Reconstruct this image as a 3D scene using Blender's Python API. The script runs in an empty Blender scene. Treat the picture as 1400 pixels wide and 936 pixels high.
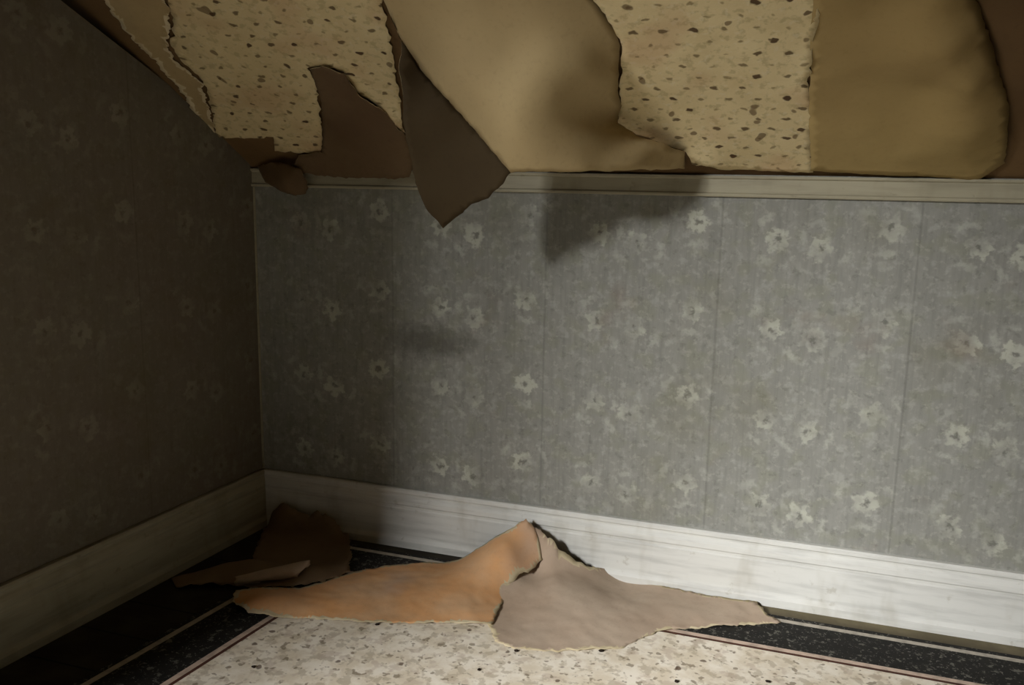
import bpy, bmesh, math, random
import numpy as np
from mathutils import Vector, Matrix
from mathutils.geometry import delaunay_2d_cdt
from mathutils import noise as mnoise

C = bpy.context.scene
rng = random.Random(7)

# ------------------------------------------------------------------ camera
F_PX, CX, CY = 1202.9, 700.0, 468.0
CAM = Vector((1.5115, -2.1846, 1.0336))
YAW, PITCH, ROLL = -0.3208, -0.1799, 0.0183
A = -0.0811                       # how far the gable wall is off square
H = 1.061                         # knee wall height
SL = 0.64                         # rise of the slope per metre into the room
cy_, sy_, cp_, sp_ = math.cos(YAW), math.sin(YAW), math.cos(PITCH), math.sin(PITCH)
FWD = Vector((sy_*cp_, cy_*cp_, sp_))
_r = Vector((cy_, -sy_, 0)); _u = _r.cross(FWD)
RIGHT = math.cos(ROLL)*_r + math.sin(ROLL)*_u
UP = -math.sin(ROLL)*_r + math.cos(ROLL)*_u
cam = bpy.data.objects.new('camera', bpy.data.cameras.new('camera'))
C.collection.objects.link(cam)
M3 = Matrix((RIGHT, UP, -FWD)).transposed()
cam.matrix_world = Matrix.Translation(CAM) @ M3.to_4x4()
cam.data.sensor_fit = 'HORIZONTAL'
cam.data.sensor_width = 36
cam.data.lens = F_PX/1400*36
cam.data.clip_start = 0.02
C.camera = cam

# ------------------------------------------------------------------ light
vs = C.view_settings
vs.view_transform = 'Standard'; vs.look = 'None'; vs.gamma = 1; vs.use_curve_mapping = False
vs.exposure = 0.0
world = bpy.data.worlds.new('sky'); C.world = world; world.use_nodes = True
bg = world.node_tree.nodes['Background']
bg.inputs[0].default_value = (0.80, 0.90, 1.0, 1); bg.inputs[1].default_value = 1.1
# overcast daylight falling in through the gable window
def area(name, loc, aim, sx, sy, power, col):
    d = bpy.data.lights.new(name, 'AREA'); d.shape = 'RECTANGLE'; d.size = sx; d.size_y = sy
    d.energy = power; d.color = col
    o = bpy.data.objects.new(name, d); C.collection.objects.link(o); o.location = loc
    o.rotation_euler = (Vector(aim)-Vector(loc)).to_track_quat('-Z', 'Y').to_euler()
    return o
area('daylight', (-1.6, -5.9, 3.00), (5.0, -0.2, 0.6), 1.6, 1.1, 2000, (1.0, 0.99, 0.98))
WIN = (2.60, 4.32, 0.45, 2.16)    # gable window: distance from corner, heights

# ------------------------------------------------------------------ places
def ray(px, py):
    return FWD + RIGHT*((px-CX)/F_PX) - UP*((py-CY)/F_PX)
def at_wall(px, py, Y=0.0):
    d = ray(px, py); return CAM + d*((Y-CAM.y)/d.y)
def at_floor(px, py, z=0.0):
    d = ray(px, py); return CAM + d*((z-CAM.z)/d.z)
SN = Vector((0, -SL, -1)).normalized()        # points into the room from the slope
def at_slope(px, py, off=0.0):
    d = ray(px, py); P0 = Vector((0, 0, H)) + SN*off
    return CAM + d*((P0-CAM).dot(SN)/d.dot(SN))

# ------------------------------------------------------------------ nodes
class NT:
    def __init__(s, name):
        s.m = bpy.data.materials.new(name); s.m.use_nodes = True
        s.t = s.m.node_tree; s.b = s.t.nodes['Principled BSDF']
        s.b.inputs['Specular IOR Level'].default_value = 0.2
        tc = s.t.nodes.new('ShaderNodeTexCoord'); s.obj = tc.outputs['Object']
    def put(s, sock, v):
        if isinstance(v, bpy.types.NodeSocket): s.t.links.new(v, sock)
        elif v is not None:
            if isinstance(v, (tuple, list)) and len(v) == 3 and sock.type == 'RGBA': v = (*v, 1)
            sock.default_value = v
    def math(s, op, a, b=None, c=None, clamp=False):
        n = s.t.nodes.new('ShaderNodeMath'); n.operation = op; n.use_clamp = clamp
        s.put(n.inputs[0], a); s.put(n.inputs[1], b)
        if c is not None: s.put(n.inputs[2], c)
        return n.outputs[0]
    def vmath(s, op, a, b):
        n = s.t.nodes.new('ShaderNodeVectorMath'); n.operation = op
        s.put(n.inputs[0], a); s.put(n.inputs[1], b); return n.outputs[0]
    def map(s, v, scale=(1,1,1), loc=(0,0,0), rot=(0,0,0)):
        n = s.t.nodes.new('ShaderNodeMapping'); s.put(n.inputs[0], v)
        n.inputs['Scale'].default_value = scale; n.inputs['Location'].default_value = loc
        n.inputs['Rotation'].default_value = rot; return n.outputs[0]
    def noise(s, v, scale, detail=3, rough=.6, out=0):
        n = s.t.nodes.new('ShaderNodeTexNoise'); s.put(n.inputs['Vector'], v)
        n.inputs['Scale'].default_value = scale; n.inputs['Detail'].default_value = detail
        n.inputs['Roughness'].default_value = rough; return n.outputs[out]
    def voro(s, v, scale, out='Distance', rand=1.0):
        n = s.t.nodes.new('ShaderNodeTexVoronoi'); s.put(n.inputs['Vector'], v)
        n.inputs['Scale'].default_value = scale; n.inputs['Randomness'].default_value = rand
        return n.outputs[out]
    def ss(s, v, lo, hi, a=0.0, b=1.0):
        n = s.t.nodes.new('ShaderNodeMapRange'); n.interpolation_type = 'SMOOTHSTEP'
        s.put(n.inputs[0], v); n.inputs[1].default_value = lo; n.inputs[2].default_value = hi
        n.inputs[3].default_value = a; n.inputs[4].default_value = b; return n.outputs[0]
    def mix(s, f, a, b, mode='MIX'):
        n = s.t.nodes.new('ShaderNodeMix'); n.data_type = 'RGBA'; n.blend_type = mode
        s.put(n.inputs['Factor'], f); s.put(n.inputs[6], a); s.put(n.inputs[7], b); return n.outputs[2]
    def sep(s, v):
        n = s.t.nodes.new('ShaderNodeSeparateXYZ'); s.put(n.inputs[0], v); return n.outputs
    def comb(s, x, y, z):
        n = s.t.nodes.new('ShaderNodeCombineXYZ'); s.put(n.inputs[0], x); s.put(n.inputs[1], y); s.put(n.inputs[2], z)
        return n.outputs[0]
    def done(s, col, rough=.85, bump=None, strength=.3, dist=.004):
        s.put(s.b.inputs['Base Color'], col); s.put(s.b.inputs['Roughness'], rough)
        if bump is not None:
            n = s.t.nodes.new('ShaderNodeBump'); n.inputs['Strength'].default_value = strength
            n.inputs['Distance'].default_value = dist; s.put(n.inputs['Height'], bump)
            s.put(s.b.inputs['Normal'], n.outputs[0])
        return s.m

def srgb(r, g, b):
    f = lambda c: (c/255/12.92) if c/255 <= .04045 else ((c/255+.055)/1.055)**2.4
    return (f(r), f(g), f(b))

def mat_grey_floral(name, horiz, stain_shade=0.0):
    """grey wallpaper with a pale flower repeat; horiz = which object axis runs along the wall"""
    k = NT(name)
    x, y, z = k.sep(k.obj)
    h = x if horiz == 'x' else y
    v2 = k.comb(h, z, 0.0)
    # crinkled print
    warp = k.noise(v2, 9, 2, .5, 1)
    wv = k.vmath('ADD', v2, k.vmath('MULTIPLY', k.vmath('SUBTRACT', warp, (.5,.5,.5)), (.03,.03,0)))
    fine = k.noise(v2, 62, 3, .6, 1)
    wv = k.vmath('ADD', wv, k.vmath('MULTIPLY', k.vmath('SUBTRACT', fine, (.5,.5,.5)), (.040,.040,0)))
    fl = dk = lf = None
    PX, PZ = .431, .2205
    wx, wz, _ = k.sep(wv)
    for i, (ox, oz, R) in enumerate([(.824, .51, .034), (1.011, .474, .033), (1.109, .453, .035)]):
        def cell(c, o, P):
            t = k.math('DIVIDE', k.math('SUBTRACT', c, o), P)
            return k.math('MULTIPLY', k.math('SUBTRACT', t, k.math('ROUND', t)), P)
        # columns are staggered a little by height
        dx, dz = cell(wx, ox, PX), cell(wz, oz, PZ)
        r = k.math('SQRT', k.math('ADD', k.math('MULTIPLY', dx, dx), k.math('MULTIPLY', dz, dz)))
        th = k.math('ARCTAN2', dz, dx)
        pet = k.math('MULTIPLY_ADD', k.math('COSINE', k.math('MULTIPLY_ADD', th, 5.0 + (i == 1), .7*i)), .14*R, .82*R)
        e = k.math('SUBTRACT', pet, r)
        m = k.ss(e, -.004, .006)
        ring = k.math('MULTIPLY', m, k.ss(r, .006, .013, .25, 1))
        eye = k.ss(r, .003, .009, 1, 0)
        # trailing leaves round the flower
        l1 = k.math('MULTIPLY', k.ss(k.math('ABSOLUTE', k.math('SUBTRACT', r, R*1.75)), .002, .012, 1, 0),
                    k.ss(k.math('SINE', k.math('MULTIPLY_ADD', th, 3.0, 1.3*i)), .25, .8))
        fl = ring if fl is None else k.math('MAXIMUM', fl, ring)
        dk = eye if dk is None else k.math('MAXIMUM', dk, eye)
        lf = l1 if lf is None else k.math('MAXIMUM', lf, l1)
    wear = k.ss(k.noise(v2, 11, 3, .6), .34, .64, .12, 1)
    base = k.mix(k.noise(k.map(v2, (1, .45, 1)), 26, 4, .7), srgb(120,120,114), srgb(150,150,143))
    base = k.mix(k.math('MULTIPLY', k.ss(k.noise(k.map(v2, (1,1,1), (4,2,0)), 33, 3, .6), .52, .68), .34), base, srgb(172,173,165))
    streak = k.ss(k.noise(k.map(v2, (90, 5, 1)), 1.0, 3, .6), .42, .72)
    base = k.mix(k.math('MULTIPLY', streak, .22), base, srgb(96,97,92))
    blot = k.ss(k.noise(k.map(v2, (1,1,1), (9,3,0)), 17, 2, .5), .5, .66)
    base = k.mix(k.math('MULTIPLY', blot, .25), base, srgb(128,130,106))
    base = k.mix(k.math('MULTIPLY', k.math('MULTIPLY', lf, wear), .50), base, srgb(176,177,166))
    base = k.mix(k.math('MULTIPLY', k.math('MULTIPLY', fl, wear), .66), base, srgb(190,191,176))
    base = k.mix(k.math('MULTIPLY', dk, .55), base, srgb(86,86,78))
    fl2 = k.ss(k.noise(k.map(v2, (1,1,1), (6,6,0)), 58, 3, .65), .54, .66)
    base = k.mix(k.math('MULTIPLY', fl2, .26), base, srgb(178,178,166))
    dk2 = k.ss(k.noise(k.map(v2, (1,1,1), (2,9,0)), 46, 3, .65), .56, .68)
    base = k.mix(k.math('MULTIPLY', dk2, .30), base, srgb(92,92,84))
    # seams between the lengths of paper
    s_ = k.math('DIVIDE', k.math('SUBTRACT', h, 1.312), .438)
    sd = k.math('MULTIPLY', k.math('ABSOLUTE', k.math('SUBTRACT', s_, k.math('ROUND', s_))), .438)
    seam = k.ss(sd, .0006, .0045, 1, 0)
    base = k.mix(k.math('MULTIPLY', seam, .25), base, srgb(78,80,74))
    # yellowed damp and rusty blotches
    damp = k.ss(k.noise(k.map(v2, (1,1,1), (2,7,0)), 2.3, 3, .6), .52, .72)
    base = k.mix(k.math('MULTIPLY', damp, .35), base, srgb(104,100,74))
    rust = k.ss(k.noise(k.map(v2, (1,1,1), (5,1,0)), 5.0, 3, .6), .60, .74)
    base = k.mix(k.math('MULTIPLY', rust, .22), base, srgb(110,78,58))
    if horiz == 'x':      # wide dark patch in the paper, ragged at its edge
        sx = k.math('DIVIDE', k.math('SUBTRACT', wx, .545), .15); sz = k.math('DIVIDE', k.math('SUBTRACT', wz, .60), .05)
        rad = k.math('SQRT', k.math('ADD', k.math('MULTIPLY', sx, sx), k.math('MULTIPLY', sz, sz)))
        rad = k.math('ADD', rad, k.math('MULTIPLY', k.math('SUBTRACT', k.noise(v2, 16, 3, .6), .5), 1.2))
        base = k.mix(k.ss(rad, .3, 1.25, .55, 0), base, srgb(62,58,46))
    if stain_shade:      # browned paper, with this wall's dimness also mixed into the tone
        base = k.mix(stain_shade, base, k.mix(k.noise(v2, 4, 3, .6), srgb(84,78,50), srgb(92,68,50)))
    hgt = k.math('ADD', k.noise(v2, 60, 3, .6), k.math('MULTIPLY', seam, .8))
    return k.done(base, .8, hgt, .25, .002)

def mat_dot_floral(name):
    """cream paper with small brown sprigs, in the slope's own plane (object x, z)"""
    k = NT(name)
    x, y, z = k.sep(k.obj)
    vz = k.math('MULTIPLY', z, 1.85)          # distance measured up the slope
    v2 = k.comb(x, vz, 0.0)
    w = k.vmath('ADD', v2, k.vmath('MULTIPLY', k.vmath('SUBTRACT', k.noise(v2, 45, 2, .5, 1), (.5,.5,.5)), (.022,.022,0)))
    wx, wy, _ = k.sep(w)
    row = k.math('ROUND', k.math('DIVIDE', wy, .034))
    sh = k.math('MULTIPLY', k.math('MODULO', k.math('ABSOLUTE', row), 2.0), .029)
    u = k.math('DIVIDE', k.math('ADD', wx, sh), .058)
    cu = k.math('ROUND', u)
    du = k.math('MULTIPLY', k.math('SUBTRACT', u, cu), .058)
    dv = k.math('SUBTRACT', wy, k.math('MULTIPLY', row, .034))
    wn = k.t.nodes.new('ShaderNodeTexWhiteNoise'); wn.noise_dimensions = '2D'
    k.put(wn.inputs['Vector'], k.comb(cu, row, 0.0))
    rv = wn.outputs['Value']
    r = k.math('SQRT', k.math('ADD', k.math('MULTIPLY', du, du), k.math('MULTIPLY', k.math('MULTIPLY', dv, dv), 2.2)))
    rr = k.math('MULTIPLY_ADD', rv, .0045, .0040)
    dot = k.ss(k.math('SUBTRACT', rr, r), -.0022, .0022)
    tint = k.mix(rv, srgb(122,104,66), srgb(66,44,26))
    base = k.mix(k.noise(v2, 12, 4, .6), srgb(194,174,128), srgb(222,206,164))
    base = k.mix(k.math('MULTIPLY', k.ss(k.noise(v2, 48, 3, .6), .5, .64), .40), base, srgb(146,132,92))
    base = k.mix(k.math('MULTIPLY', k.ss(k.noise(k.map(v2, (1,1,1), (3,1,0)), 60, 2, .6), .56, .66), .5), base, srgb(212,198,164))
    base = k.mix(k.math('MULTIPLY', k.ss(k.noise(k.map(v2, (1,1,1), (7,1,0)), 6, 2, .5), .5, .66), .35), base, srgb(180,140,104))
    base = k.mix(k.math('MULTIPLY', dot, k.math('MULTIPLY_ADD', rv, .45, .5)), base, tint)
    big = k.ss(k.noise(k.map(v2, (1,1,1), (1,5,0)), 22, 1, .4), .70, .73)
    base = k.mix(k.math('MULTIPLY', big, .7), base, srgb(86,62,36))
    return k.done(base, .85, k.noise(v2, 40, 3, .6), .3, .003)

def mat_paper(name, c1, c2, c3, sc=5.0, edge=None, blot=.5):
    k = NT(name)
    base = k.mix(k.ss(k.noise(k.obj, sc, 4, .55), .3, .7), c1, c2)
    base = k.mix(k.math('MULTIPLY', k.ss(k.noise(k.map(k.obj, (1,1,1), (3,3,3)), sc*.6, 3, .5), .48, .7), blot), base, c3)
    g = k.noise(k.obj, 90, 3, .6)
    base = k.mix(k.math('MULTIPLY', k.ss(g, .5, .75), .18), base, tuple(c*.55 for c in c1))
    return k.done(base, .8, k.noise(k.obj, 30, 4, .6), .22, .003)

def mat_paint(name, c, grime, sc=1.0):
    k = NT(name)
    st = k.noise(k.map(k.obj, (2.2, 2.2, 22)), 2.2*sc, 4, .6)
    base = k.mix(k.ss(st, .42, .72), c, tuple(x*.80 for x in c))
    sp = k.ss(k.noise(k.obj, 26, 4, .65), .62, .74)
    base = k.mix(k.math('MULTIPLY', sp, .35), base, grime)
    gz = k.noise(k.map(k.obj, (8, 8, 3)), 1.6, 3, .6)
    base = k.mix(k.math('MULTIPLY', k.ss(gz, .5, .75), .30), base, grime)
    return k.done(base, .5, k.noise(k.obj, 18, 3, .6), .12, .003)

M = {}
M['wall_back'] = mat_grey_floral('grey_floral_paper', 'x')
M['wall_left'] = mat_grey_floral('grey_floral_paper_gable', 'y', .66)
M['dots'] = mat_dot_floral('sprigged_paper')
M['slope'] = mat_paper('slope_lining', srgb(96,74,46), srgb(110,86,56), srgb(80,60,38), 5)
M['tan'] = mat_paper('tan_backing', srgb(160,140,102), srgb(170,150,110), srgb(146,122,90), 3)
M['tan_dark'] = mat_paper('brown_backing', srgb(96,77,54), srgb(108,89,64), srgb(84,64,46), 5)
M['fold_shade'] = mat_paper('brown_fold_shade', srgb(58,46,28), srgb(66,54,34), srgb(54,42,26), 5)  # backing brown deepened so the colour carries the fold's shade
M['torn'] = mat_paper('torn_paper_core', srgb(190,176,142), srgb(204,190,158), srgb(170,150,118), 12)
M['plain'] = mat_paper('plain_lining', srgb(156,134,86), srgb(164,142,94), srgb(144,120,78), 2.5)
M['orange'] = mat_paper('orange_backing', srgb(206,166,126), srgb(212,158,106), srgb(184,156,132), 8, blot=.8)
M['taupe'] = mat_paper('taupe_backing', srgb(176,156,136), srgb(186,168,148), srgb(164,140,118), 5)
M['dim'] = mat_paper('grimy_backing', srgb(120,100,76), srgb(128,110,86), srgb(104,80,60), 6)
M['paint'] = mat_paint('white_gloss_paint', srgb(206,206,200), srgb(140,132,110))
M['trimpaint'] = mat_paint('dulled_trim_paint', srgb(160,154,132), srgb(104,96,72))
M['plaster'] = mat_paper('far_plaster', srgb(112,104,86), srgb(120,112,92), srgb(98,88,70), 3)

def floor_mat():
    k = NT('dusty_dark_boards')
    x, y, z = k.sep(k.obj)
    b = k.math('FRACT', k.math('DIVIDE', y, .14))
    gap = k.ss(k.math('ABSOLUTE', k.math('SUBTRACT', b, .5)), .47, .49)
    grain = k.noise(k.map(k.obj, (3, 40, 1)), 1.2, 4, .6)
    base = k.mix(grain, srgb(30,26,21), srgb(52,46,36))
    dust = k.ss(k.noise(k.obj, 9, 4, .6), .4, .7)
    base = k.mix(k.math('MULTIPLY', dust, .35), base, srgb(84,78,62))
    # dust drifted along the foot of the knee wall
    drift = k.math('MULTIPLY', k.ss(y, -.13, -.02), k.ss(x, .9, 1.3))
    base = k.mix(k.math('MULTIPLY', drift, k.math('MULTIPLY_ADD', dust, .3, .6)), base, srgb(128,118,92))
    base = k.mix(gap, base, srgb(14,12,10))
    return k.done(base, .8, grain, .3, .003)
M['floor'] = floor_mat()

def lino_field():
    k = NT('speckled_cream_lino')
    p = k.obj
    base = k.mix(k.ss(k.noise(p, 16, 4, .65), .35, .65), srgb(218,206,184), srgb(236,228,212))
    base = k.mix(k.math('MULTIPLY', k.ss(k.noise(p, 34, 3, .6), .52, .60), .5), base, srgb(166,152,128))
    base = k.mix(k.math('MULTIPLY', k.ss(k.noise(k.map(p, (1,1,1), (2,5,0)), 22, 3, .6), .55, .64), .45), base, srgb(186,168,150))
    base = k.mix(k.math('MULTIPLY', k.ss(k.noise(k.map(p, (1,1,1), (6,2,0)), 46, 2, .6), .60, .66), .7), base, srgb(120,106,84))
    d = k.voro(k.vmath('ADD', p, k.vmath('MULTIPLY', k.noise(p, 40, 2, .5, 1), (.02,.02,0))), 17)
    base = k.mix(k.ss(d, .09, .14, .8, 0), base, srgb(84,62,46))
    d2 = k.voro(k.map(p, (1,1,1), (3,1,0)), 11)
    base = k.mix(k.ss(d2, .03, .05, .9, 0), base, srgb(36,26,20))
    return k.done(base, .75, k.noise(p, 60, 2, .5), .1, .002)
def granite():
    k = NT('black_granite_print')
    base = k.mix(k.noise(k.obj, 30, 3, .6), srgb(20,20,19), srgb(44,42,38))
    s1 = k.ss(k.noise(k.obj, 50, 4, .7), .57, .64)
    s2 = k.ss(k.noise(k.map(k.obj, (1,1,1), (4,4,0)), 150, 2, .6), .62, .70)
    base = k.mix(k.math('MULTIPLY', s1, .55), base, srgb(128,126,116))
    base = k.mix(k.math('MULTIPLY', s2, .5), base, srgb(150,146,138))
    return k.done(base, .75)
def flat(name, c, n=.15, rough=.7):
    k = NT(name)
    base = k.mix(k.ss(k.noise(k.obj, 40, 3, .6), .4, .7), c, tuple(x*(1-n*2) for x in c))
    return k.done(base, rough)
M['lino'] = lino_field(); M['granite'] = granite()
M['lineW'] = flat('printed_white_line', srgb(186,178,164)); M['lineP'] = flat('printed_pink_line', srgb(206,184,166))
M['lineR'] = flat('printed_maroon_line', srgb(84,52,40))
M['crumb'] = flat('dark_crumb', srgb(40,30,22))
def glass():
    m = bpy.data.materials.new('window_glass'); m.use_nodes = True; t = m.node_tree
    t.nodes.remove(t.nodes['Principled BSDF'])
    tr = t.nodes.new('ShaderNodeBsdfTransparent'); gl_ = t.nodes.new('ShaderNodeBsdfGlossy'); gl_.inputs['Roughness'].default_value = .02
    mx = t.nodes.new('ShaderNodeMixShader'); mx.inputs[0].default_value = .06
    t.links.new(tr.outputs[0], mx.inputs[1]); t.links.new(gl_.outputs[0], mx.inputs[2])
    t.links.new(mx.outputs[0], t.nodes['Material Output'].inputs['Surface'])
    return m

# ------------------------------------------------------------------ mesh helpers
def link(name, bm, mat, parent=None, smooth=False):
    me = bpy.data.meshes.new(name); bm.normal_update(); bm.to_mesh(me); bm.free()
    o = bpy.data.objects.new(name, me); C.collection.objects.link(o)
    for m in (mat if isinstance(mat, (list, tuple)) else [mat]): me.materials.append(m)
    if smooth:
        for f in me.polygons: f.use_smooth = True
    if parent: o.parent = parent
    return o
def struct(o): o['kind'] = 'structure'; return o
def tag(o, label, cat, group=None):
    o['label'] = label; o['category'] = cat
    if group: o['group'] = group
    return o
def box(bm, x0, x1, y0, y1, z0, z1):
    v = [bm.verts.new((x, y, z)) for x in (x0, x1) for y in (y0, y1) for z in (z0, z1)]
    for q in ((0,1,3,2), (4,6,7,5), (0,4,5,1), (2,3,7,6), (0,2,6,4), (1,5,7,3)): bm.faces.new([v[i] for i in q])
def prism(bm, pts, d):
    """polygon pts (3D) extruded by vector d"""
    a = [bm.verts.new(p) for p in pts]; b = [bm.verts.new(Vector(p)+Vector(d)) for p in pts]
    bm.faces.new(a); bm.faces.new(b[::-1])
    for i in range(len(a)): j = (i+1) % len(a); bm.faces.new((a[i], b[i], b[j], a[j]))
    bmesh.ops.recalc_face_normals(bm, faces=bm.faces)
def extrude_profile(prof, x0, x1, n=1):
    """profile of (depth, z) swept along x, standing against the plane y = 0 and facing -y"""
    bm = bmesh.new(); rows = []
    for i in range(n+1):
        x = x0+(x1-x0)*i/n
        rows.append([bm.verts.new((x, -d, z)) for d, z in prof])
    for a, b in zip(rows, rows[1:]):
        for j in range(len(prof)): q = (j+1) % len(prof); bm.faces.new((a[j], a[q], b[q], b[j]))
    bm.faces.new(rows[0][::-1]); bm.faces.new(rows[-1])
    bmesh.ops.recalc_face_normals(bm, faces=bm.faces)
    return bm

# ------------------------------------------------------------------ the room
X1, Y1, ZC = 3.6, -4.5, 2.30
YK = -(ZC-H)/SL                               # where the slope meets the flat ceiling
XL = -0.9
bm = bmesh.new(); box(bm, XL, X1+.2, Y1-.2, .2, -.1, 0); struct(link('floor', bm, M['floor']))
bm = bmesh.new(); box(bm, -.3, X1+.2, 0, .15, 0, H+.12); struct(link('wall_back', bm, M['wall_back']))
bm = bmesh.new(); box(bm, X1, X1+.15, Y1, 0, 0, ZC+.1); struct(link('wall_right', bm, M['plaster']))
bm = bmesh.new(); box(bm, -.60, X1+.2, Y1-.15, Y1, 0, ZC+.1); struct(link('wall_front', bm, M['plaster']))
# the slope and the flat ceiling in one piece
bm = bmesh.new()
prism(bm, [(XL, 0.16, H-.16*SL), (XL, YK, ZC), (XL, Y1-.15, ZC), (XL, Y1-.15, ZC+.14), (XL, YK-.04, ZC+.14), (XL, 0.16, H-.16*SL+.17)], (X1+.2-XL, 0, 0))
for v in bm.verts:
    if v.co.x < 0: v.co.x = min(0, math.tan(A)*-v.co.y) - .20      # ends inside the gable wall
struct(link('ceiling', bm, M['slope']))
# gable wall: local frame has the wall face in the plane x = 0, the corner at the origin
TH = .26
bm = bmesh.new()
w0, w1, z0, z1 = WIN
top = lambda y: min(ZC+.05, H + .05 - SL*y)
def slab(ya, yb, za, zb_a, zb_b):
    prism(bm, [(0, ya, za), (0, yb, za), (0, yb, zb_b), (0, ya, zb_a)], (-TH, 0, 0))
slab(0.0, -w0, 0, top(0), top(-w0))
slab(-w0, -w1, 0, z0, z0)
slab(-w0, -w1, z1, top(-w0), top(-w1))
slab(-w1, -4.6, 0, top(-w1), ZC+.05)
gl = struct(link('wall_left', bm, M['wall_left'])); gl.rotation_euler.z = A
# window with frame, sill and panes, out of frame to the left
wroot = bpy.data.objects.new('unseen_window_1', None); C.collection.objects.link(wroot); struct(wroot)
wroot.rotation_euler.z = A
bm = bmesh.new()
fx0, fx1 = -.24, -.20
for a in ((-w1, -w1+.045, z0, z1), (-w0-.045, -w0, z0, z1), (-w1, -w0, z0, z0+.05), (-w1, -w0, z1-.045, z1),
          (-(w0+w1)/2-.015, -(w0+w1)/2+.015, z0, z1)):
    box(bm, fx0, fx1, a[0], a[1], a[2], a[3])
link('unseen_window_frame', bm, M['paint'], wroot)
bm = bmesh.new(); box(bm, -.222, -.218, -w1+.04, -w0-.04, z0+.04, z1-.04); link('unseen_window_pane', bm, glass(), wroot)
bm = bmesh.new(); box(bm, -.20, .035, -w1-.03, -w0+.03, z0-.025, z0); link('unseen_window_sill', bm, M['paint'], wroot)

# baseboards: moulded top, flat face, bead at the foot
HB = .170
prof = [(0, 0), (.030, 0), (.030, .020), (.0265, .026), (.0235, .030), (.0225, .034), (.0215, .112), (.0190, .116), (.0190, .122), (.0215, .126),
        (.0205, .138), (.0155, .146), (.0125, .150), (.0125, .154), (.0155, .158), (.0150, .166), (.0120, HB), (0, HB)]
struct(link('baseboard_back', extrude_profile(prof, -.01, X1, 1), M['paint']))
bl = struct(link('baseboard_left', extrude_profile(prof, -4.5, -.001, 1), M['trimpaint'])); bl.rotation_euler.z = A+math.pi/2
# the narrow moulding along the top of the knee wall
tp = [(0, 1.009), (.010, 1.009), (.012, 1.012), (.012, 1.016), (.008, 1.019), (.007, 1.050), (.012, 1.053), (.013, 1.0585), (0, 1.0585)]
struct(link('trim_1', extrude_profile(tp, -.01, X1), M['trimpaint']))
# paper tape down the corner
cp = [(0, .171), (.004, .171), (.004, 1.0), (0, 1.0)]
bm = bmesh.new(); box(bm, .0, .0045, -.0055, -.0005, HB+.001, 1.008)
struct(link('trim_2', bm, M['trimpaint']))

# ------------------------------------------------------------------ linoleum with a printed border
back = Vector((.27, -.082, 0)), Vector((2.04, -.100, 0))
left = Vector((.2715, -.07, 0)), Vector((.166, -.889, 0))
def off_line(a, b, d):        # shifted into the room side
    t = (b-a).normalized(); n = Vector((-t.y, t.x, 0))
    if n.dot(Vector((1.5, -1.5, 0))-a) < 0: n = -n
    return a+n*d, t
def xpt(d):
    a, t = off_line(*back, d); b, s = off_line(*left, d)
    den = t.x*s.y-t.y*s.x; w = b-a; k_ = (w.x*s.y-w.y*s.x)/den
    return a+t*k_
def bend(d):                  # far end on the back edge, corner, far end on the left edge
    a, t = off_line(*back, d); b, s = off_line(*left, d); c = xpt(d)
    return a+t*3.2, c, b+s*3.0
rings = [-.020, -.012, -.004, .012, .139, .154, .163]
mats = ['granite', 'granite', 'lineW', 'granite', 'lineP', 'lineR']
bm = bmesh.new(); TL = .0025
vr = []
for d in rings: vr.append([bm.verts.new((p.x, p.y, TL)) for p in bend(d)])
for i in range(len(rings)-1):
    for j in (0, 1):
        f = bm.faces.new((vr[i][j], vr[i][j+1], vr[i+1][j+1], vr[i+1][j])); f.material_index = ['granite','lineW','lineP','lineR'].index(mats[i])
e0, e1, e2 = vr[-1]
far = bm.verts.new((e0.co.x, e2.co.y, TL))
f = bm.faces.new((e0, e1, e2, far)); f.material_index = 4
bmesh.ops.recalc_face_normals(bm, faces=bm.faces)
if f.normal.z < 0: bmesh.ops.reverse_faces(bm, faces=bm.faces)
res = bmesh.ops.extrude_face_region(bm, geom=list(bm.faces))
for v in res['geom']:
    if isinstance(v, bmesh.types.BMVert): v.co.z = 0
bmesh.ops.recalc_face_normals(bm, faces=bm.faces)
lino = link('linoleum_rug', bm, [M['granite'], M['lineW'], M['lineP'], M['lineR'], M['lino']])
tag(lino, 'speckled cream linoleum sheet with a black granite border laid on the floor', 'linoleum')

# ------------------------------------------------------------------ torn paper sheets
def tps_fit(P, z, lam=1e-5):
    n = len(P); d2 = ((P[:,None]-P[None])**2).sum(-1)
    K = .5*d2*np.log(d2+1e-12)+lam*np.eye(n)
    Q = np.hstack([np.ones((n,1)), P]); Am = np.block([[K, Q], [Q.T, np.zeros((3,3))]])
    return np.linalg.solve(Am, np.concatenate([z, np.zeros(3)]))
def tps_eval(w, P, X):
    d2 = ((X[:,None]-P[None])**2).sum(-1)
    return .5*d2*np.log(d2+1e-12) @ w[:len(P)] + w[len(P)] + X @ w[len(P)+1:]

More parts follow.
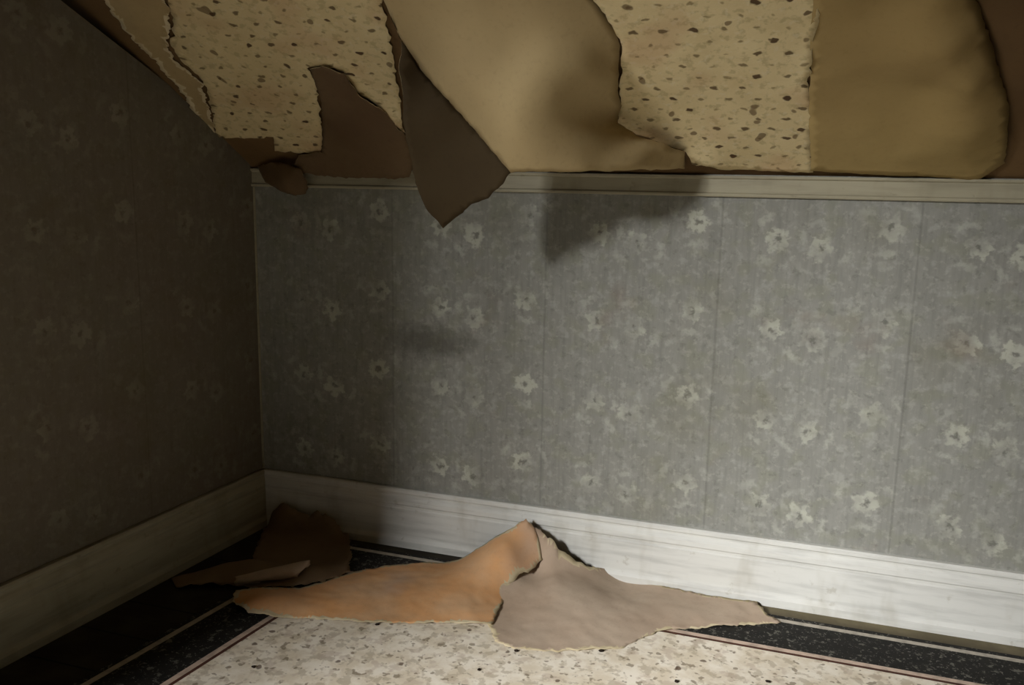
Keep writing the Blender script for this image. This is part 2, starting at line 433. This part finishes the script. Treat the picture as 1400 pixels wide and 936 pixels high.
def sheet(name, outline, inner, frame, mats, step=.012, jit=.004, wrinkle=.002, thick=.0009, seed=1, lo=None, curl=None, pale=0.0, parent=None, smoothpts=()):
    """paper sheet: torn outline through the given 3D points, relief through the inner ones.
    frame = 'slope' | 'wall' | 'floor': the plane the relief is measured from"""
    r = random.Random(seed)
    if frame == 'floor': U, V, N = Vector((1,0,0)), Vector((0,1,0)), Vector((0,0,1))
    elif frame == 'wall': U, V, N = Vector((1,0,0)), Vector((0,0,1)), Vector((0,-1,0))
    else: U, N = Vector((1,0,0)), SN; V = Vector((0,-1,SL)).normalized()
    O = Vector((0,0,0)) if frame != 'slope' else Vector((0,0,H))
    allp = list(outline)+list(inner)
    P = np.array([[(p-O).dot(U), (p-O).dot(V)] for p in allp]); Z = np.array([(p-O).dot(N) for p in allp])
    w = tps_fit(P, Z)
    ring = []
    m = len(outline)
    for i in range(m):
        a, b = P[i], P[(i+1) % m]; L = np.hypot(*(b-a)); k = max(1, int(L/(step*.6)))
        t = (b-a)/max(L, 1e-9); nn = np.array([-t[1], t[0]]); sd = r.random()*50
        for j in range(k):
            q = a+(b-a)*j/k
            amp = jit*(1 if j else .3)
            q = q + nn*amp*(mnoise.noise(Vector((q[0]*45+sd, q[1]*45, seed)))*1.3+mnoise.noise(Vector((q[0]*140, q[1]*140, seed+sd)))*.7)
            ring.append(q)
    ring = np.array(ring); n0 = len(ring)
    lo2, hi2 = ring.min(0), ring.max(0); pts = []
    def inside(q):
        c = False; x, y = q
        for i in range(n0):
            x1, y1 = ring[i]; x2, y2 = ring[(i+1) % n0]
            if (y1 > y) != (y2 > y) and x < (x2-x1)*(y-y1)/(y2-y1)+x1: c = not c
        return c
    row = 0; y = lo2[1]
    while y < hi2[1]:
        x = lo2[0]+(step/2 if row % 2 else 0)
        while x < hi2[0]:
            q = np.array([x+(r.random()-.5)*step*.3, y+(r.random()-.5)*step*.3])
            if np.min(((ring-q)**2).sum(1)) > (step*.5)**2 and inside(q): pts.append(q)
            x += step
        y += step*.87; row += 1
    al = np.vstack([ring, np.array(pts)]) if pts else ring
    v2 = [Vector((float(a), float(b))) for a, b in al]
    vo, eo, fo, *_ = delaunay_2d_cdt(v2, [(i, (i+1) % n0) for i in range(n0)], [], 1, 1e-7)
    X = np.array([[v.x, v.y] for v in vo]); hz = tps_eval(w, P, X)
    bm = bmesh.new(); bv = []
    for (a, b), h in zip(X, hz):
        e = math.sqrt(np.min(((ring-np.array([a,b]))**2).sum(1)))
        h = h + wrinkle*(mnoise.noise(Vector((a*14, b*14, seed)))*1.0+.5*mnoise.noise(Vector((a*38, b*38, seed+3))))
        if curl: h += curl*math.exp(-(e/.008)**2)*(.5+.7*abs(mnoise.noise(Vector((a*20, b*20, seed+9)))))
        if lo is not None: h = max(h, lo)
        bv.append(bm.verts.new(O+U*float(a)+V*float(b)+N*float(h)))
    pi_ = len(mats)
    for f in fo:
        try: fc = bm.faces.new([bv[i] for i in f])
        except ValueError: continue
        if pale:                  # the paper's pale core shows along the tear
            q = X[list(f)].mean(0); e = math.sqrt(np.min(((ring-q)**2).sum(1)))
            if e < pale*(.25+1.1*max(0, mnoise.noise(Vector((q[0]*22, q[1]*22, seed+5)))+.35)): fc.material_index = pi_
    bm.normal_update()
    if sum((f.normal for f in bm.faces), Vector()).dot(N) < 0: bmesh.ops.reverse_faces(bm, faces=bm.faces)
    mats = list(mats)+([M['torn']] if pale else [])
    o = link(name, bm, mats, parent, smooth=True)
    s = o.modifiers.new('thickness', 'SOLIDIFY'); s.thickness = thick; s.offset = -1
    if pale: s.material_offset_rim = pi_
    else: s.material_offset = 1; s.material_offset_rim = 1
    return o
S = lambda *l: [at_slope(*q) for q in l]
def spts(l, off): return [at_slope(q[0], q[1], q[2] if len(q) > 2 else off) for q in l]

# sprigged paper, left piece
lf = sheet('wallpaper_sheet', spts([(205,-150),(222,-60),(231,0),(238,30),(234,61),(246,78),(279,109),(286,128),(289,148),(296,186),(335,187),(374,186),(376,204),(408,207),(440,209),
     (441,180),(437,150),(434,112),(420,92),(440,87),(470,97),(490,126),(525,150),(554,180),(548,140),(542,103),(532,44),(523,0),(512,-150)], .003),
     spts([(300,0),(400,0),(350,100),(470,60),(500,20),(250,40,.012),(262,38,.010),(540,160,.010),(300,150,.004),(400,170,.006),(415,130,.004)], .003),
     'slope', [M['dots'], M['tan_dark']], step=.016, jit=.006, wrinkle=.003, seed=2, lo=.0012, curl=.006)
tag(lf, 'cream wallpaper remnant with brown sprigs on the slope, left of the hanging flap', 'wallpaper')
# sprigged paper, right piece
rf = sheet('wallpaper_sheet', spts([(792,-150),(802,-40),(812,0),(838,38),(850,62),(850,88,.009),(849,120,.013),(845,168,.010),(870,182),(898,192),(938,206),(946,224,.010),(966,226,.014),(992,231,.006),(1050,232),(1112,234),
     (1110,190),(1112,150),(1104,110),(1114,60),(1120,0),(1116,-150)], .004),
     spts([(950,50),(1000,120),(900,150),(1060,180),(1080,30),(920,0),(870,30)], .004),
     'slope', [M['dots'], M['tan_dark']], step=.016, jit=.005, wrinkle=.002, seed=3, lo=.0012, curl=.004)
tag(rf, 'large cream wallpaper piece with brown sprigs on the slope, right of the hanging flap', 'wallpaper')
# plain lining, right, bellied out and rolled under along its right side
pl = sheet('lining_paper', spts([(1108,-150),(1112,0),(1106,120),(1108,232),(1200,238),(1290,242,.004),(1340,243,.006),(1374,222,.004),(1380,150,.004),(1366,90,.004),(1352,40,.004),(1334,0,.004),(1290,-150,.004)], .006),
     spts([(1150,0,.010),(1150,200,.010),(1200,100,.008),(1230,0,.010),(1250,180,.014),(1290,0,.034),(1312,60,.040),(1335,120,.044),(1340,180,.040),(1310,215,.026),(1250,-80,.03),(1230,225,.010),(1280,120,.018)], .006),
     'slope', [M['plain'], M['tan_dark']], step=.018, jit=.003, wrinkle=.003, seed=4, lo=.0015, curl=.003)
tag(pl, 'plain tan lining paper bellied off the slope at the right', 'wallpaper')
# tan paper still stuck near the gable, left of the left sprigged piece
tl = sheet('lining_paper', spts([(124,-150),(124,-20),(146,5),(176,45),(214,85),(240,112),(268,156),(294,184),(288,150),(276,112),(240,82),(229,62),(233,34),(226,0),(206,-60),(196,-150)], .003),
     spts([(180,0,.012),(205,40,.010),(170,-60,.010),(250,120)], .003),
     'slope', [M['tan'], M['tan_dark']], step=.009, jit=.009, wrinkle=.003, seed=5, lo=.0012, curl=.005, pale=.012)
tag(tl, 'narrow tan lining strip with a ragged pale edge along the gable wall', 'wallpaper')
# brown torn tongue bending down over the moulding
tg = sheet('torn_paper', [*spts([(424,94,.010),(440,89,.012),(470,99,.014),(490,128,.014),(525,152,.012),(553,182,.012)], .01),
      at_wall(566,225,-.075), at_wall(560,240,-.06), at_wall(500,243,-.05), at_wall(440,240,-.045), at_wall(400,232,-.045), *spts([(408,212,.012),(440,208,.012),(442,180,.014),(437,130,.014)], .01)],
      spts([(480,160,.020),(500,200,.026),(450,205,.02),(520,190,.026)], .02),
      'slope', [M['tan_dark'], M['dots']], step=.014, jit=.005, wrinkle=.004, seed=6, lo=.001, curl=.003)
tag(tg, 'brown backed tongue of torn paper between the left sprigged remnant and the flap', 'wallpaper')
# little curled scrap in the corner
sc = sheet('paper_scrap', [at_wall(350,226,-.03), at_wall(372,222,-.06), at_wall(395,224,-.07), at_wall(412,232,-.07), at_wall(421,250,-.055), at_wall(419,264,-.04), at_wall(405,268,-.055), at_wall(385,262,-.065), at_wall(362,248,-.05)],
      [at_wall(385,242,-.085), at_wall(402,250,-.080), at_wall(370,236,-.06)],
      'wall', [M['tan_dark'], M['dots']], step=.007, jit=.003, wrinkle=.003, seed=7)
tag(sc, 'small curled brown scrap hanging at the top of the dark corner', 'paper')

# the big flap: bellies off the slope, folds over a ridge and hangs in a point below the moulding
W_ = at_wall
froot = bpy.data.objects.new('wallpaper_flap', None); C.collection.objects.link(froot)
froot.location = at_slope(690, -150, 0)
def under(o, root):
    o.parent = root; o.matrix_parent_inverse = Matrix.Translation(-root.location)
ridge = [at_slope(545,50,.040), at_slope(575,95,.062), W_(606,130,-0.440), W_(637,165,-0.420), W_(668,200,-0.405), W_(698,236,-0.390)]
f1 = sheet('hanging_face', [*spts([(505,-150,.02),(524,0,.035)], .02), *ridge,
      W_(740,235,-0.39), W_(800,234,-0.34), W_(860,233,-0.25), W_(905,232,-0.14), W_(936,231,-0.04),
      *spts([(937,208,.020),(898,194,.045),(868,184,.040),(845,168,.028),(846,130,.020),(846,88,.014),(848,62,.008),(838,38,.006),(812,0,.005),(800,-40,.004),(788,-150,.004)], .004)],
      spts([(545,-60,.032),(640,0,.048),(700,-60,.035),(600,60,.070),(700,60,.075),(780,60,.055),(640,90,.105),(700,120,.135),(760,130,.125),(820,110,.060),(700,175,.185),(760,185,.165),(720,210,.205),(820,185,.105),(820,215,.145),(880,215,.095)], .03),
      'wall', [M['tan'], M['dots']], step=.014, jit=.003, wrinkle=.003, seed=8)
f2 = sheet('folded_point', [*spts([(534,20,.040)], .02), *ridge[:5], W_(699,236,-0.391), W_(684,254,-0.385), W_(668,271,-0.380), W_(645,279,-0.375), W_(622,298,-0.370), W_(606,312,-0.370), W_(582,285,-0.400), W_(568,250,-0.420), W_(558,200,-0.450), W_(552,150,-0.470), *spts([(545,90,.08)], .03)],
      [W_(590,160,-0.450), W_(590,200,-0.430), W_(610,270,-0.395), W_(640,230,-0.400)],
      'wall', [M['fold_shade'], M['dots']], step=.012, jit=.0025, wrinkle=.003, seed=9)
f2['label'] = 'folded point of the flap, its shade painted in dark brown'
under(f1, froot); under(f2, froot)
tag(froot, 'big tan wallpaper flap peeled off the slope, hanging in a folded point', 'wallpaper')

# ------------------------------------------------------------------ fallen paper
FL = at_floor
sa = sheet('fallen_paper', [FL(318,822,.016), FL(322,808,.020), FL(350,804,.018), FL(410,803,.012), FL(440,796,.010), FL(478,783,.008), FL(520,775,.008), FL(575,769,.010), FL(632,763,.014), W_(660,745,-.085), W_(700,722,-.062), W_(719,709,-.052), W_(731,721,-.060),
      FL(742,765,.060), FL(716,783,.041), FL(694,800,.022), FL(684,828,.0085), FL(672,854,.006), FL(600,851,.006), FL(515,851,.007), FL(430,846,.007), FL(380,843,.008), FL(340,838,.012)],
      [FL(700,765,.072), FL(650,785,.040), FL(560,800,.022), FL(480,815,.016), FL(400,822,.020), FL(350,822,.026), FL(620,815,.020), FL(560,835,.010), FL(690,742,.10), FL(720,740,.10)],
      'floor', [M['orange'], M['dots']], step=.009, jit=.004, wrinkle=.003, seed=11, lo=.0045, curl=.002, pale=.011)
tag(sa, 'orange-brown fallen paper rising to a peak against the white baseboard', 'paper')
sb = sheet('fallen_paper', [W_(722,714,-.054), W_(760,743,-.070), W_(800,774,-.060), FL(850,782,.012), FL(905,800,.010), FL(950,811,.008), FL(1000,818,.010), W_(1034,822,-.036), FL(1048,838,.008), FL(1068,851,.004), FL(1010,854,.005), FL(960,857,.005), FL(905,862,.004), FL(880,870,.004), FL(850,886,.0035), FL(790,890,.0035), FL(740,889,.0035), FL(700,886,.0035), FL(676,876,.0035),
      FL(664,842,.0035), FL(676,806,.018), FL(704,785,.036), FL(730,768,.050), W_(730,735,-.070)],
      [FL(760,790,.040), FL(800,800,.030), FL(780,840,.018), FL(860,830,.016), FL(940,835,.012), FL(740,860,.006), W_(762,755,-.075), FL(1000,838,.008)],
      'floor', [M['taupe'], M['dots']], step=.010, jit=.005, wrinkle=.003, seed=12, lo=.0032, curl=.0015, pale=.010)
tag(sb, 'greyish taupe fallen paper spread right of the peak towards the baseboard', 'paper')
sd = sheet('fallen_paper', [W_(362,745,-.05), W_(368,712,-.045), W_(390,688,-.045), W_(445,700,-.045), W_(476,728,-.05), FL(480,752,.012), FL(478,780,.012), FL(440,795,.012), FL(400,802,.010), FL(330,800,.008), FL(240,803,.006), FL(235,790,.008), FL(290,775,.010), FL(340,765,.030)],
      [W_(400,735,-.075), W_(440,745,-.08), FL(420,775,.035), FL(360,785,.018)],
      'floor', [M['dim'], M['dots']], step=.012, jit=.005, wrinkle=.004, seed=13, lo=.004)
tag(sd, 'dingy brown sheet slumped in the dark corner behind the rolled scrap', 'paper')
# rolled scrap: a spiral swept along a short axis
def roll(name, a, b, r0, r1, turns, mats, lift):
    ax = (b-a); L = ax.length; ax.normalize(); side = Vector((0,0,1)).cross(ax).normalized(); up = Vector((0,0,1))
    bm = bmesh.new(); rows = []
    nL, nT = 16, 40
    for i in range(nL+1):
        s = i/nL; row = []
        sc_ = 1-.55*(1-s)
        for j in range(nT+1):
            t = j/nT
            th = -math.pi/2+2*math.pi*turns*t
            rr = (r0+(r1-r0)*t)*sc_
            rr *= 1+.16*mnoise.noise(Vector((s*3, th*.8, 2)))
            c = a+ax*(L*s*(1+.10*math.sin(th+.6)*s)+.003*math.sin(th*3+1)) + up*lift*sc_
            row.append(bm.verts.new(c + side*math.cos(th)*rr + up*math.sin(th)*rr))
        # the loose tail lying forward
        rows.append(row)
    for p, q in zip(rows, rows[1:]):
        for j in range(nT): bm.faces.new((p[j], q[j], q[j+1], p[j+1]))
    o = link(name, bm, mats, smooth=True)
    m = o.modifiers.new('thickness', 'SOLIDIFY'); m.thickness = .0009; m.offset = 0
    return o
ro = roll('rolled_paper', FL(322,799,.012), FL(416,790,.012), .026, .015, 1.35, [M['taupe']], .024)
tag(ro, 'small rolled paper scrap with a pale end behind the tip of the orange-brown sheet', 'paper')

# dark crumbs on the linoleum
def crumb(px, py, s, k):
    bm = bmesh.new(); bmesh.ops.create_icosphere(bm, subdivisions=2, radius=1)
    for v in bm.verts:
        n = 1+.45*mnoise.noise(v.co*1.6+Vector((k*7, 0, 0))); v.co = Vector((v.co.x*s*1.3*n, v.co.y*s*n, v.co.z*s*.45*n))
    o = link('paint_flake', bm, M['crumb'], smooth=True)
    p = at_floor(px, py, TL+s*.3); o.location = (p.x, p.y, TL+s*.35); o.rotation_euler.z = k
    return o
for k, (px, py, s, lab) in enumerate([
    (347, 911, .0040, 'dark flake on the cream linoleum nearest the left border line'),
    (516, 853, .0042, 'dark flake at the front edge of the orange-brown paper'),
    (655, 915, .0038, 'dark flake on the linoleum front, below the orange-brown paper'),
    (706, 889, .0046, 'dark flake at the front left of the taupe paper'),
    (822, 889, .0050, 'largest dark flake, at the front edge of the taupe paper'),
    (925, 931, .0044, 'dark flake by the bottom edge, right of middle'),
    (1050, 931, .0046, 'dark flake by the bottom edge, nearest the right border line')]):
    tag(crumb(px, py, s, k), lab, 'flake', 'dark flakes scattered on the linoleum')
